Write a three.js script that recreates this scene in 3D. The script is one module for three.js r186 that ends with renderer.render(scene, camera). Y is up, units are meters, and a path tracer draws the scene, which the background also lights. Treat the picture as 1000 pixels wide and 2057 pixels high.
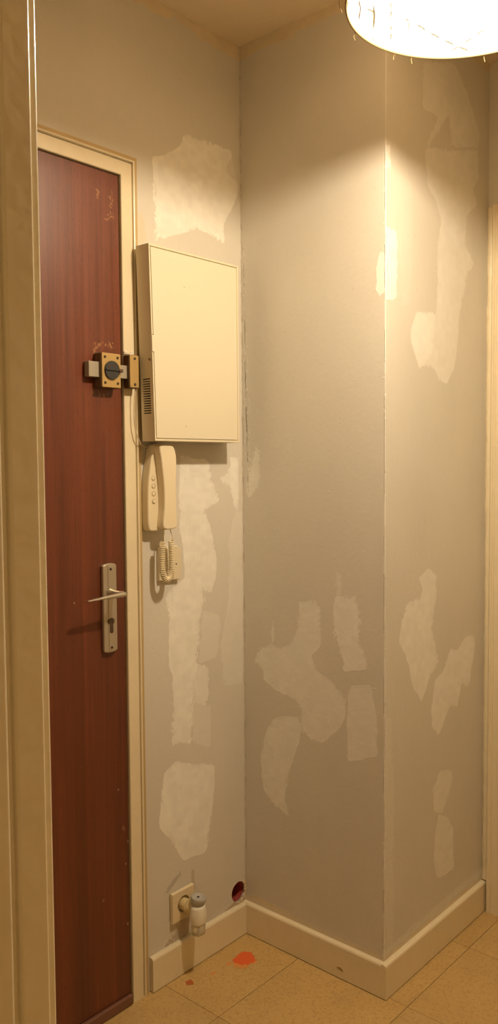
import * as THREE from 'three';
import { RoundedBoxGeometry } from 'three/addons/geometries/RoundedBoxGeometry.js';
import { mergeGeometries } from 'three/addons/utils/BufferGeometryUtils.js';
import { Brush, Evaluator, SUBTRACTION } from 'three-bvh-csg';

// ---------------------------------------------------------------- camera, light, exposure
const scene = new THREE.Scene();
scene.background = new THREE.Color(0x000000);
const camera = new THREE.PerspectiveCamera(63.0547, 1000 / 2057, 0.02, 50);
camera.position.set(-1.7676, 1.36, 1.5711);
camera.rotation.order = 'YXZ';
const DEG = Math.PI / 180;
camera.rotation.set(-3.3192 * DEG, -48.7918 * DEG, -0.4163 * DEG);
const renderer = new THREE.WebGLRenderer({ antialias: true });
renderer.toneMapping = THREE.LinearToneMapping;
renderer.toneMappingExposure = 0.256;
renderer.shadowMap.enabled = true;
// the one lamp of the place: a bulb inside the pendant drum shade
const LAMP = { x: -0.373, y: 2.17, z: 0.874, r: 0.217, h: 0.205 };
const BULB = { x: LAMP.x + 0.03, y: 2.21, z: LAMP.z + 0.05 };
const LIGHT_COLOR = new THREE.Color().setRGB(1, 0.84, 0.62);
const bulbLight = new THREE.PointLight(LIGHT_COLOR, 8, 0, 2);
bulbLight.position.set(BULB.x, BULB.y, BULB.z);
bulbLight.castShadow = true; bulbLight.shadow.radius = 1.3; bulbLight.shadow.mapSize.set(2048, 2048); bulbLight.shadow.camera.near = 0.05;
bulbLight.name = 'bulb_light';
scene.add(bulbLight);
// the hanging LED bulb throws more light down than sideways
const bulbDown = new THREE.SpotLight(LIGHT_COLOR, 9, 0, Math.PI / 2 * 0.99, 1, 2);
bulbDown.position.copy(bulbLight.position); bulbDown.target.position.set(BULB.x, 0, BULB.z);
bulbDown.castShadow = true; bulbDown.shadow.radius = 1.3; bulbDown.shadow.mapSize.set(2048, 2048); bulbDown.shadow.camera.near = 0.05; bulbDown.name = 'bulb_light_down';
scene.add(bulbDown, bulbDown.target);

// ---------------------------------------------------------------- helpers
const WB = 0.4694, WC = 0.5578, CEIL = 2.504;     // width of the pillar's two faces, ceiling height
let seed = 7;
const rnd = () => { seed = (seed * 1664525 + 1013904223) >>> 0; return seed / 4294967296; };
const hash = (x, y, s) => { let h = (Math.imul(x, 374761393) + Math.imul(y, 668265263) + Math.imul(s, 1274126177)) | 0; h = Math.imul(h ^ (h >>> 13), 1274126177); return ((h ^ (h >>> 16)) >>> 0) / 4294967296; };
function noise(x, y, s = 0) {
  const xi = Math.floor(x), yi = Math.floor(y); let fx = x - xi, fy = y - yi;
  fx = fx * fx * (3 - 2 * fx); fy = fy * fy * (3 - 2 * fy);
  const a = hash(xi, yi, s), b = hash(xi + 1, yi, s), c = hash(xi, yi + 1, s), d = hash(xi + 1, yi + 1, s);
  return a + (b - a) * fx + (c - a + (a - b - c + d) * fx) * fy;
}
const fbm = (x, y, s, o = 3) => { let v = 0, a = 0.5, t = 0; for (let i = 0; i < o; i++) { v += a * noise(x, y, s + i); t += a; a *= 0.5; x *= 2.03; y *= 2.03; } return v / t; };
const sstep = (a, b, x) => { const t = Math.min(1, Math.max(0, (x - a) / (b - a))); return t * t * (3 - 2 * t); };
const toS = v => { v = Math.min(1, Math.max(0, v)); return Math.round(255 * (v <= 0.0031308 ? 12.92 * v : 1.055 * Math.pow(v, 1 / 2.4) - 0.055)); };
const lerp3 = (c, d, t) => { c[0] += (d[0] - c[0]) * t; c[1] += (d[1] - c[1]) * t; c[2] += (d[2] - c[2]) * t; };
function dataTex(w, h, data, srgb, repeat) {
  const t = new THREE.DataTexture(data, w, h, THREE.RGBAFormat);
  t.magFilter = THREE.LinearFilter; t.minFilter = THREE.LinearMipmapLinearFilter; t.generateMipmaps = true;
  if (srgb) t.colorSpace = THREE.SRGBColorSpace;
  t.wrapS = t.wrapT = repeat ? THREE.RepeatWrapping : THREE.ClampToEdgeWrapping;
  t.needsUpdate = true; return t;
}
// fn(xmm, ymm, out) fills out = [r, g, b (linear), height 0..1, roughness]
function surface(wm, hm, ppm, fn, repeat) {
  const w = Math.round(wm * ppm), h = Math.round(hm * ppm);
  const C = new Uint8Array(w * h * 4), Bm = new Uint8Array(w * h * 4), R = new Uint8Array(w * h * 4), o = [0, 0, 0, 0, 0];
  for (let j = 0; j < h; j++) for (let i = 0; i < w; i++) {
    fn((i + 0.5) / w * wm * 1000, (j + 0.5) / h * hm * 1000, o, i, j);
    const k = (j * w + i) * 4;
    C[k] = toS(o[0]); C[k + 1] = toS(o[1]); C[k + 2] = toS(o[2]); C[k + 3] = 255;
    const b = Math.round(255 * Math.min(1, Math.max(0, o[3]))); Bm[k] = Bm[k + 1] = Bm[k + 2] = b; Bm[k + 3] = 255;
    const r = Math.round(255 * o[4]); R[k] = R[k + 1] = R[k + 2] = r; R[k + 3] = 255;
  }
  return { map: dataTex(w, h, C, true, repeat), bumpMap: dataTex(w, h, Bm, false, repeat), roughnessMap: dataTex(w, h, R, false, repeat) };
}
const rgb = (r, g, b) => new THREE.Color().setRGB(r, g, b);
function mat(r, g, b, rough = 0.6, extra = {}) { return new THREE.MeshPhysicalMaterial({ color: rgb(r, g, b), roughness: rough, metalness: 0, ...extra }); }
function mesh(name, geo, m, parent) {
  const o = new THREE.Mesh(geo, m); o.name = name; o.castShadow = true; o.receiveShadow = true; if (parent) parent.add(o); return o;
}
function tag(o, label, category, extra = {}) { o.userData = { label, category, ...extra }; if (!o.parent) scene.add(o); return o; }
function thing(name, pos, label, category, extra) { const g = new THREE.Group(); g.name = name; g.position.set(...pos); return tag(g, label, category, extra); }
const S = { kind: 'structure' };
function box(x0, x1, y0, y1, z0, z1, r = 0) {
  const g = r > 0 ? new RoundedBoxGeometry(x1 - x0, y1 - y0, z1 - z0, 2, r) : new THREE.BoxGeometry(x1 - x0, y1 - y0, z1 - z0);
  g.translate((x0 + x1) / 2, (y0 + y1) / 2, (z0 + z1) / 2); return g;
}
const plain = g => { const n = g.index ? g.toNonIndexed() : g; for (const k of Object.keys(n.attributes)) if (!['position', 'normal', 'uv'].includes(k)) n.deleteAttribute(k); return n; };
const merge = a => mergeGeometries(a.map(plain));
// vertical moulding: profile points [x, z] (plan view), from y0 to y1
function column(pts, y0, y1) {
  const s = new THREE.Shape(pts.map(([x, z]) => new THREE.Vector2(x, -z)));
  const g = new THREE.ExtrudeGeometry(s, { depth: y1 - y0, bevelEnabled: false, steps: 1 });
  g.rotateX(-Math.PI / 2); g.translate(0, y0, 0); return g;
}
// horizontal moulding: profile [outward, y]; length L along z
function skirting(pts, L) { return new THREE.ExtrudeGeometry(new THREE.Shape(pts.map(([a, y]) => new THREE.Vector2(a, y))), { depth: L, bevelEnabled: false, steps: 1 }); }
function outline(pts, depth, bevel, seg = 2) {
  const s = new THREE.Shape(pts.map(([x, y]) => new THREE.Vector2(x, y)));
  return new THREE.ExtrudeGeometry(s, { depth: depth - 2 * bevel, bevelEnabled: bevel > 0, bevelThickness: bevel, bevelSize: bevel, bevelOffset: -bevel, bevelSegments: seg, curveSegments: 10 }).translate(0, 0, bevel);
}
function smoothPts(pts, n = 60, closed = true) { return new THREE.CatmullRomCurve3(pts.map(([x, y]) => new THREE.Vector3(x, y, 0)), closed, 'centripetal').getPoints(n).slice(0, closed ? -1 : undefined).map(v => [v.x, v.y]); }
const tube = (pts, r, n = 40, rad = 6) => new THREE.TubeGeometry(new THREE.CatmullRomCurve3(pts.map(q => new THREE.Vector3(...q))), n, r, rad, false);
// elliptical tapered sweep: stations [x, y, z, rWide, rThick]
function sweep(st, n = 24, rad = 14) {
  const c = new THREE.CatmullRomCurve3(st.map(q => new THREE.Vector3(q[0], q[1], q[2]))), pos = [], idx = [];
  for (let i = 0; i <= n; i++) {
    const t = i / n, P = c.getPoint(t), T = c.getTangent(t), up = new THREE.Vector3(0, 1, 0), sd = new THREE.Vector3().crossVectors(T, up).normalize(), nu = new THREE.Vector3().crossVectors(sd, T).normalize();
    const f = t * (st.length - 1), k = Math.min(st.length - 2, Math.floor(f)), e = f - k, a = st[k][3] + (st[k + 1][3] - st[k][3]) * e, b = st[k][4] + (st[k + 1][4] - st[k][4]) * e;
    for (let j = 0; j < rad; j++) { const w = j / rad * Math.PI * 2; const v = P.clone().addScaledVector(nu, Math.sin(w) * a).addScaledVector(sd, Math.cos(w) * b); pos.push(v.x, v.y, v.z); }
  }
  for (let i = 0; i < n; i++) for (let j = 0; j < rad; j++) { const a = i * rad + j, b = i * rad + (j + 1) % rad; idx.push(a, b, a + rad, b, b + rad, a + rad); }
  const p0 = c.getPoint(0), p1 = c.getPoint(1), q0 = pos.length / 3; pos.push(p0.x, p0.y, p0.z, p1.x, p1.y, p1.z);
  for (let j = 0; j < rad; j++) { idx.push(q0, (j + 1) % rad, j, q0 + 1, n * rad + j, n * rad + (j + 1) % rad); }
  const g = new THREE.BufferGeometry(); g.setAttribute('position', new THREE.Float32BufferAttribute(pos, 3)); g.setAttribute('uv', new THREE.Float32BufferAttribute(new Float32Array(pos.length / 3 * 2), 2)); g.setIndex(idx); g.computeVertexNormals(); return g;
}
const lathe = (pts, seg = 28) => new THREE.LatheGeometry(pts.map(([r, y]) => new THREE.Vector2(r, y)), seg);
const zcyl = (r0, r1, z0, z1, x, y, seg = 24) => new THREE.CylinderGeometry(r1, r0, z1 - z0, seg).rotateX(Math.PI / 2).translate(x, y, (z0 + z1) / 2);

// ---------------------------------------------------------------- wall paint and filler (outlines in millimetres on the wall)
const FILL = [0.84, 0.81, 0.725], PAINT = [0.64, 0.60, 0.515], CREAM = [0.70, 0.58, 0.38];
// [opacity, raggedness mm, colour, outline]
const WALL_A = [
  [0.30, 6, FILL, [-32, 1227, 0, 1225, -3, 731, -88, 745, -99, 861, -62, 978, -60, 1149]],
  [0.35, 4, FILL, [-167, 965, -107, 947, -94, 921, -113, 827, -186, 822]],
  [0.35, 5, FILL, [-204, 713, -137, 698, -143, 577, -214, 614]],
  [0.88, 9, FILL, [-242, 1385, -136, 1368, -128, 1314, -96, 1260, -154, 1233, -140, 1208, -121, 1154, -109, 1093, -114, 1045, -136, 1011, -166, 1018, -158, 990, -171, 965, -180, 904, -192, 823, -199, 783, -204, 713, -214, 614, -288, 626, -281, 718, -283, 806, -294, 837, -293, 922, -292, 973, -306, 1009, -287, 1035, -231, 1058, -238, 1128, -249, 1186, -251, 1288]],
  [0.75, 5, FILL, [-198, 827, -145, 808, -147, 718, -162, 703, -208, 717]],
  [0.92, 4, FILL, [-275, 577, -126, 527, -127, 462, -161, 292, -252, 301, -298, 374, -338, 422, -327, 488, -318, 555]],
  [0.75, 6, FILL, [-53, 1379, -16, 1376, -21, 1226, -27, 1227, -41, 1246, -54, 1295, -98, 1320, -66, 1337, -48, 1355]],
  [0.90, 8, FILL, [-330, 2124, -282, 2137, -227, 2178, -222, 2209, -39, 2216, -29, 2170, -8, 2140, -14, 2097, -68, 2008, -69, 1960, -134, 1974, -173, 1977, -231, 1955, -304, 1925, -321, 1918, -321, 2001]],
  [0.7, 5, PAINT, [-40, 2195, -8, 2195, -8, 2130, -60, 2155]],
  [0.9, 4, CREAM, [-420, 2473, -324, 2473, -265, 2475, -258, 2467, -250, 2486, -180, 2475, -147, 2467, -106, 2465, -28, 2467, 2, 2464, 2, 2510, -420, 2510]],
  [0.5, 4, CREAM, [-384, 1965, -362, 1985, -345, 1900, -384, 1900]],
  [0.8, 6, [0.42, 0.31, 0.19], [-110, 90, 0, 90, 0, 112, -40, 108, -70, 100]],
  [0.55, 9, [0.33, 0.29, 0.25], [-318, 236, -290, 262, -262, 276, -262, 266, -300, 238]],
  [0.6, 9, [0.30, 0.20, 0.12], [-330, 92, -235, 92, -228, 135, -262, 150, -282, 118]],
  [0.6, 4, [0.45, 0.36, 0.25], [-222, 262, -212, 262, -206, 205, -220, 205]],
];
const U = 469;
const WALL_BC = [
  [0.9, 4, CREAM, [0, 2467, 15, 2467, 93, 2473, 139, 2472, 190, 2464, 197, 2475, 282, 2477, 335, 2477, 1040, 2478, 1040, 2510, 0, 2510]],
  [0.62, 6, FILL, [199, 986, 259, 996, 269, 979, 274, 876, 239, 843, 259, 806, 307, 786, 350, 750, 352, 699, 317, 648, 273, 612, 233, 618, 198, 639, 208, 687, 193, 713, 120, 729, 74, 751, 74, 776, 41, 801, 61, 838, 99, 856, 126, 851, 173, 866, 191, 906, 197, 951]],
  [0.5, 3, FILL, [110, 929, 115, 896, 107, 857, 99, 894]],
  [0.65, 4, FILL, [81, 607, 114, 652, 198, 673, 208, 633, 187, 571, 161, 498, 150, 431, 165, 381, 106, 403, 66, 440, 61, 529]],
  [0.68, 8, FILL, [317, 1012, 382, 1019, 396, 963, 392, 900, 410, 872, 416, 835, 345, 820, 341, 854, 317, 910, 313, 964]],
  [0.3, 8, FILL, [322, 1075, 341, 1078, 341, 1026, 332, 994, 322, 993]],
  [0.55, 4, FILL, [369, 784, 428, 798, 446, 721, 450, 619, 359, 582, 355, 676, 359, 751]],
  [0.6, 4, FILL, [56, 1424, 65, 1364, 62, 1296, 24, 1263, 11, 1284, 20, 1322]],
  [0.95, 4, FILL, [453, 1874, 467, 1868, 469, 1774, 449, 1761, 441, 1785, 443, 1845]],
  [0.95, 3, FILL, [468, 1928, 513, 1932, 523, 1907, 520, 1769, 500, 1757, 465, 1756]],
  [0.95, 4, FILL, [470, 2123, 488, 2128, 492, 2075, 480, 2070, 470, 2075]],
  [0.55, 7, FILL, [655, 2170, 807, 2202, 948, 2244, 967, 2171, 924, 2129, 956, 2090, 917, 2066, 892, 2045, 884, 1966, 937, 1921, 894, 1883, 886, 1851, 846, 1753, 847, 1714, 823, 1616, 780, 1574, 737, 1579, 713, 1607, 661, 1614, 632, 1602, 589, 1668, 589, 1693, 616, 1746, 719, 1755, 726, 1848, 721, 1921, 743, 2006, 716, 2047, 671, 2073]],
  [0.45, 4, FILL, [589, 1668, 589, 1693, 616, 1746, 719, 1755, 700, 1650, 661, 1614, 632, 1602]],
  [0.5, 5, FILL, [644, 2380, 810, 2434, 886, 2384, 968, 2289, 952, 2249, 799, 2207, 783, 2291, 686, 2183, 659, 2175, 727, 2267, 645, 2262]],
  [0.72, 7, FILL, [632, 1055, 683, 1076, 731, 1055, 729, 997, 706, 910, 745, 813, 691, 775, 653, 720, 605, 772, 589, 827, 536, 902, 555, 969, 578, 1001, 643, 998, 653, 1027]],
  [0.68, 4, FILL, [811, 839, 857, 826, 904, 857, 953, 852, 966, 824, 925, 705, 883, 723, 854, 664, 808, 675, 747, 604, 709, 633, 703, 688, 724, 764, 772, 781, 789, 810]],
  [0.55, 3, FILL, [759, 505, 822, 490, 834, 456, 789, 403, 772, 377, 722, 399, 716, 464]],
  [0.62, 3, FILL, [750, 382, 795, 364, 836, 314, 843, 192, 741, 200, 724, 248, 728, 334]],
  [0.22, 10, FILL, [470, 720, 500, 715, 515, 500, 512, 120, 470, 110]],
  [0.10, 10, FILL, [520, 2080, 600, 2060, 590, 1760, 545, 1750, 530, 1900]],
  [0.7, 6, CREAM, [0, 88, 470, 88, 1030, 88, 1030, 104, 820, 100, 470, 104, 240, 103, 90, 112, 30, 118, 0, 104]],
  [0.35, 5, FILL, [480, 104, 1028, 104, 1028, 132, 700, 126, 480, 120]],
];
function preparePatches(list) {
  return list.map(([a, rag, col, f], k) => {
    const p = []; let x0 = 1e9, x1 = -1e9, y0 = 1e9, y1 = -1e9;
    for (let i = 0; i < f.length; i += 2) { p.push([f[i], f[i + 1]]); x0 = Math.min(x0, f[i]); x1 = Math.max(x1, f[i]); y0 = Math.min(y0, f[i + 1]); y1 = Math.max(y1, f[i + 1]); }
    { const c = []; for (let i = 0; i < p.length; i++) { const A = p[i], B = p[(i + 1) % p.length]; c.push([A[0] * 0.92 + B[0] * 0.08, A[1] * 0.92 + B[1] * 0.08], [A[0] * 0.08 + B[0] * 0.92, A[1] * 0.08 + B[1] * 0.92]); } p.length = 0; p.push(...c); }
    return { a, rag, col, p, x0: x0 - 14, x1: x1 + 14, y0: y0 - 14, y1: y1 + 14, k };
  });
}
function polyDist(p, x, y) {     // positive inside, millimetres
  let d = 1e9, c = false;
  for (let i = 0, j = p.length - 1; i < p.length; j = i++) {
    const [ax, ay] = p[i], [bx, by] = p[j], ex = bx - ax, ey = by - ay, t = Math.max(0, Math.min(1, ((x - ax) * ex + (y - ay) * ey) / (ex * ex + ey * ey || 1)));
    const dx = x - ax - ex * t, dy = y - ay - ey * t; d = Math.min(d, dx * dx + dy * dy);
    if ((ay > y) !== (by > y) && x < ex * (y - ay) / ey + ax) c = !c;
  }
  d = Math.sqrt(d); return c ? d : -d;
}
function paintWall(list, x0, extra) {
  const P = preparePatches(list);
  return (xm, y, o) => {
    const x = xm + x0;
    const tone = 0.94 + 0.10 * fbm(x / 160, y / 260, 3, 3) + 0.02 * (fbm(x / 12, y / 20, 9, 2) - 0.5);
    o[0] = PAINT[0] * tone; o[1] = PAINT[1] * tone; o[2] = PAINT[2] * tone;
    let hgt = 0.35 + 0.10 * (fbm(x / 9, y / 9, 21, 2) - 0.5) + 0.12 * (fbm(x / 60, y / 90, 31, 2) - 0.5), rough = 0.58;
    for (const q of P) {
      if (x < q.x0 || x > q.x1 || y < q.y0 || y > q.y1) continue;
      const wild = sstep(0.38, 0.66, noise(x / 48, y / 62, 80 + q.k)), rag = (fbm(x / 22, y / 17, 50 + q.k, 2) - 0.5) * 7 + wild * q.rag * ((fbm(x / 4.5, y / 7.5, 60 + q.k, 3) - 0.5) * 2.4 + (noise(x / 1.6, y / 4.5, 90 + q.k) - 0.5) * 0.9);
      const d = polyDist(q.p, x, y) + rag; if (d <= -0.8) continue;
      const cover = sstep(-0.8, 0.9 + 2.2 * wild, d);
      const thin = q.a * (0.80 + 0.34 * fbm(x / 34, y / 55, 140 + q.k, 3)) * (0.93 + 0.14 * noise(x / 2.5, y / 30, 170 + q.k));
      const gap = wild > 0.05 && d < 10 ? 1 - 0.7 * wild * sstep(0.62, 0.78, noise(x / 2.2, y / 5, 200 + q.k) * (1.1 - d * 0.03)) : 1;
      const t = Math.min(0.97, thin) * cover * gap, b = 0.95 + 0.1 * noise(x / 20, y / 14, 230 + q.k);
      lerp3(o, [q.col[0] * b, q.col[1] * b, q.col[2] * b], t);
      hgt += cover * gap * (0.06 * q.a + 0.08 * Math.exp(-d * d / 6)) + 0.05 * cover * (noise(x / 3, y / 34, 260 + q.k) - 0.5); rough += (0.85 - rough) * t;
    }
    o[3] = hgt; o[4] = rough;
    // small pinholes and crumbs
    const pn = noise(x / 5, y / 5, 401); if (pn > 0.975) { const k = sstep(0.975, 0.99, pn); o[3] -= 0.25 * k; lerp3(o, [0.36, 0.32, 0.27], 0.4 * k); }
    const cr = noise(x / 4.3 + 3 * noise(x / 50, y / 50, 441), y / 5.1, 431); if (cr > 0.968) { o[3] += 0.2 * sstep(0.968, 0.99, cr); lerp3(o, FILL, 0.35 * sstep(0.968, 0.99, cr)); }
    if (extra) extra(x, y, o);
  };
}
const AX0 = -1.5;
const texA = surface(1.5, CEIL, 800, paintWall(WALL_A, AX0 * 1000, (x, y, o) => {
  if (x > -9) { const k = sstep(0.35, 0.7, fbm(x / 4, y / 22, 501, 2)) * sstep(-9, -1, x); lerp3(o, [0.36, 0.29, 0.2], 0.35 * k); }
  // the star-shaped crack in the filler by the telephone
  const dx = x + 205, dy = y - 1328, r = Math.hypot(dx, dy); if (r < 26) { const an = Math.atan2(dy, dx) + 0.25 * noise(r / 4, 1, 7); const k = Math.abs(Math.sin(an * 3.5)) < 0.05 + 0.9 / (r + 3) ? 1 : 0; o[3] -= 0.1 * k; lerp3(o, [0.55, 0.49, 0.39], 0.35 * k); }
}));
const texBC = surface(1.028, CEIL, 800, paintWall(WALL_BC, 0, (x, y, o) => {
  // crack that runs down next to the inner corner
  if (x < 40 && y > 1280 && y < 1960) {
    const cx = 7 + (1960 - y) * 0.018 + 3 * (noise(3, y / 60, 601) - 0.5) + 2 * (noise(9, y / 9, 611) - 0.5), wd = 0.6 + 2.4 * Math.max(0, noise(5, y / 38, 621) - 0.3);
    const k = sstep(wd, wd * 0.5, Math.abs(x - cx)) * sstep(0.22, 0.4, noise(1, y / 45, 631) + (y < 1860 ? 0.12 : -0.15));
    lerp3(o, [0.10, 0.085, 0.07], 0.8 * k); o[3] -= 0.5 * k;
    const m = sstep(0.55, 0.75, fbm(x / 5, y / 9, 641, 2)) * sstep(18, 6, Math.abs(x - cx)); o[3] += 0.22 * m; lerp3(o, FILL, 0.25 * m);
  }
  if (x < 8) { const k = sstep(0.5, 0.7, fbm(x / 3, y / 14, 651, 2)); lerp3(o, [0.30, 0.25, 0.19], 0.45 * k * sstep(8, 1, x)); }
  // chips along the outer corner
  const e = Math.abs(x - U); if (e < 16 && y < 2120) {
    const c = noise(x / 5, y / 7, 661) - e * 0.022; if (c > 0.74) { const k = sstep(0.74, 0.8, c); lerp3(o, FILL, 0.5 * k); o[3] += 0.15 * k; }
    const q = noise(x / 2.5, y / 4, 671) - e * 0.05; if (q > 0.86) { lerp3(o, [0.2, 0.17, 0.13], 0.6); o[3] -= 0.3; }
    if (e < 2.2 && noise(2, y / 70, 681) > 0.55) { lerp3(o, FILL, 0.35); }
    if (e > 2 && e < 3.2 && x < U && noise(2, y / 50, 691) > 0.5) { lerp3(o, [0.3, 0.25, 0.18], 0.55); o[3] -= 0.3; }
  }
}));
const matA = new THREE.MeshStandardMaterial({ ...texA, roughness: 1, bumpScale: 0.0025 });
const matBC = new THREE.MeshStandardMaterial({ ...texBC, roughness: 1, bumpScale: 0.0025 });
const texPaint = surface(0.6, 0.6, 500, (x, y, o) => { const t = 0.95 + 0.1 * fbm(x / 75, y / 75, 701, 3); o[0] = 0.85 * t; o[1] = 0.71 * t; o[2] = 0.47 * t; o[3] = 0.4 + 0.15 * (fbm(x / 7.5, y / 7.5, 711, 2) - 0.5); o[4] = 0.6; }, true);
const matPaint = new THREE.MeshStandardMaterial({ ...texPaint, roughness: 1, bumpScale: 0.003 });
const matGrey = new THREE.MeshStandardMaterial({ ...surface(0.6, 0.6, 500, (x, y, o) => { const t = 0.95 + 0.1 * fbm(x / 75, y / 75, 701, 3); o[0] = PAINT[0] * t; o[1] = PAINT[1] * t; o[2] = PAINT[2] * t; o[3] = 0.4 + 0.15 * (fbm(x / 7.5, y / 7.5, 711, 2) - 0.5); o[4] = 0.6; }, true), roughness: 1, bumpScale: 0.003 });
const texCeil = surface(0.6, 0.6, 400, (x, y, o) => { const t = 0.95 + 0.1 * fbm(x / 75, y / 75, 721, 3); o[0] = 0.86 * t; o[1] = 0.73 * t; o[2] = 0.53 * t; o[3] = 0.4 + 0.15 * (fbm(x / 7.5, y / 7.5, 731, 2) - 0.5); o[4] = 0.7; }, true);
const matCeil = new THREE.MeshStandardMaterial({ ...texCeil, roughness: 1, bumpScale: 0.003 });
// cream gloss woodwork paint with brush marks and specks of dirt
const texTrim = surface(0.5, 0.5, 900, (x, y, o) => {
  const t = 0.95 + 0.08 * fbm(x / 25, y / 50, 741, 3); o[0] = 0.77 * t; o[1] = 0.665 * t; o[2] = 0.455 * t;
  const s = noise(x / 3, y / 5, 751); if (s > 0.975) lerp3(o, [0.36, 0.25, 0.13], 0.5 * sstep(0.975, 0.99, s));
  o[3] = 0.4 + 0.35 * (fbm(x / 12.5, y / 12.5, 771, 2) - 0.5); o[4] = 0.36;
}, true);
const matTrim = new THREE.MeshPhysicalMaterial({ ...texTrim, roughness: 1, bumpScale: 0.0012, clearcoat: 0.3, clearcoatRoughness: 0.25 });
const texGloss = surface(0.5, 0.5, 500, (x, y, o) => { const t = 0.96 + 0.06 * fbm(x / 25, y / 50, 741, 3); o[0] = 0.87 * t; o[1] = 0.78 * t; o[2] = 0.57 * t; o[3] = 0.4 + 0.35 * (fbm(x / 12.5, y / 12.5, 771, 2) - 0.5); o[4] = 0.36; }, true);
const matGloss = new THREE.MeshPhysicalMaterial({ ...texGloss, roughness: 0.8, bumpScale: 0.0014, clearcoat: 0.7, clearcoatRoughness: 0.12 });
function uvMetres(g, k) {  // box-projected uv in metres / k
  const p = g.attributes.position, n = g.attributes.normal, uv = new Float32Array(p.count * 2);
  for (let i = 0; i < p.count; i++) {
    const ax = Math.abs(n.getX(i)), ay = Math.abs(n.getY(i)), az = Math.abs(n.getZ(i));
    const u = ay > ax && ay > az ? p.getX(i) : ax > az ? p.getZ(i) : p.getX(i), v = ay > ax && ay > az ? p.getZ(i) : p.getY(i);
    uv[2 * i] = u / k; uv[2 * i + 1] = v / k;
  }
  g.setAttribute('uv', new THREE.BufferAttribute(uv, 2)); return g;
}
const trimGeo = g => uvMetres(plain(g), 0.5);
const paintGeo = g => uvMetres(plain(g), 0.6);

// ---------------------------------------------------------------- structure: walls, ceiling, floor
const XL = -2.4, ZB = 2.5;
const FX0 = -1.262, FX1 = -0.436, FY = 2.05;         // door leaf opening in the back wall
{
  const s = new THREE.Shape();
  s.moveTo(AX0, 0); s.lineTo(FX0 - 0.02, 0); s.lineTo(FX0 - 0.02, FY + 0.02); s.lineTo(FX1 + 0.02, FY + 0.02); s.lineTo(FX1 + 0.02, 0); s.lineTo(0.0, 0); s.lineTo(0, CEIL); s.lineTo(AX0, CEIL);
  const h = new THREE.Path(); for (let i = 0; i < 36; i++) { const a = i / 36 * Math.PI * 2, k = 1 + 0.07 * (noise(Math.cos(a) * 2 + 5, Math.sin(a) * 2 + 5, 801) - 0.5); h[i ? 'lineTo' : 'moveTo'](-0.0315 + Math.cos(a) * 0.029 * k, 0.1265 + Math.sin(a) * 0.030 * k); } h.closePath();
  s.holes.push(h);
  const g = plain(new THREE.ExtrudeGeometry(s, { depth: 0.12, bevelEnabled: false })); g.translate(0, 0, -0.12);
  const p = g.attributes.position, uv = new Float32Array(p.count * 2);
  for (let i = 0; i < p.count; i++) { uv[2 * i] = (p.getX(i) - AX0) / 1.5; uv[2 * i + 1] = p.getY(i) / CEIL; }
  g.setAttribute('uv', new THREE.BufferAttribute(uv, 2));
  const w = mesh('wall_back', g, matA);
  tag(w, 'grey entrance wall patched with white filler, around the red-brown door', 'wall', S);
  const red = mat(0.34, 0.055, 0.045, 0.5), sl = lathe([[0.0265, 0], [0.029, 0], [0.029, 0.085], [0.0265, 0.085], [0.0265, 0]], 32).rotateX(Math.PI / 2).translate(-0.0315, 0.1265, -0.092);
  mesh('pipe_sleeve', sl, red, w).userData.label = 'dark red plastic sleeve lining the round wall hole';
  mesh('hole_back', zcyl(0.0295, 0.0295, -0.098, -0.09, -0.0315, 0.1265), mat(0.12, 0.025, 0.02, 0.8), w);
  const lumps = []; for (let i = 0; i < 12; i++) { const a = (-110 + 150 * i / 11) * DEG, q = new THREE.IcosahedronGeometry(0.0022 + 0.0028 * rnd(), 1); q.scale(1.2, 0.8 + rnd(), 0.5); q.translate(Math.min(-0.003, -0.0315 + 0.031 * Math.cos(a) + 0.002 * rnd()), 0.1265 + 0.032 * Math.sin(a), 0.0005); lumps.push(q); }
  mesh('plaster_crumb', merge(lumps), mat(0.6, 0.46, 0.30, 0.9), w).userData.label = 'broken brownish plaster at the edge of the wall hole';
}
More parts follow.
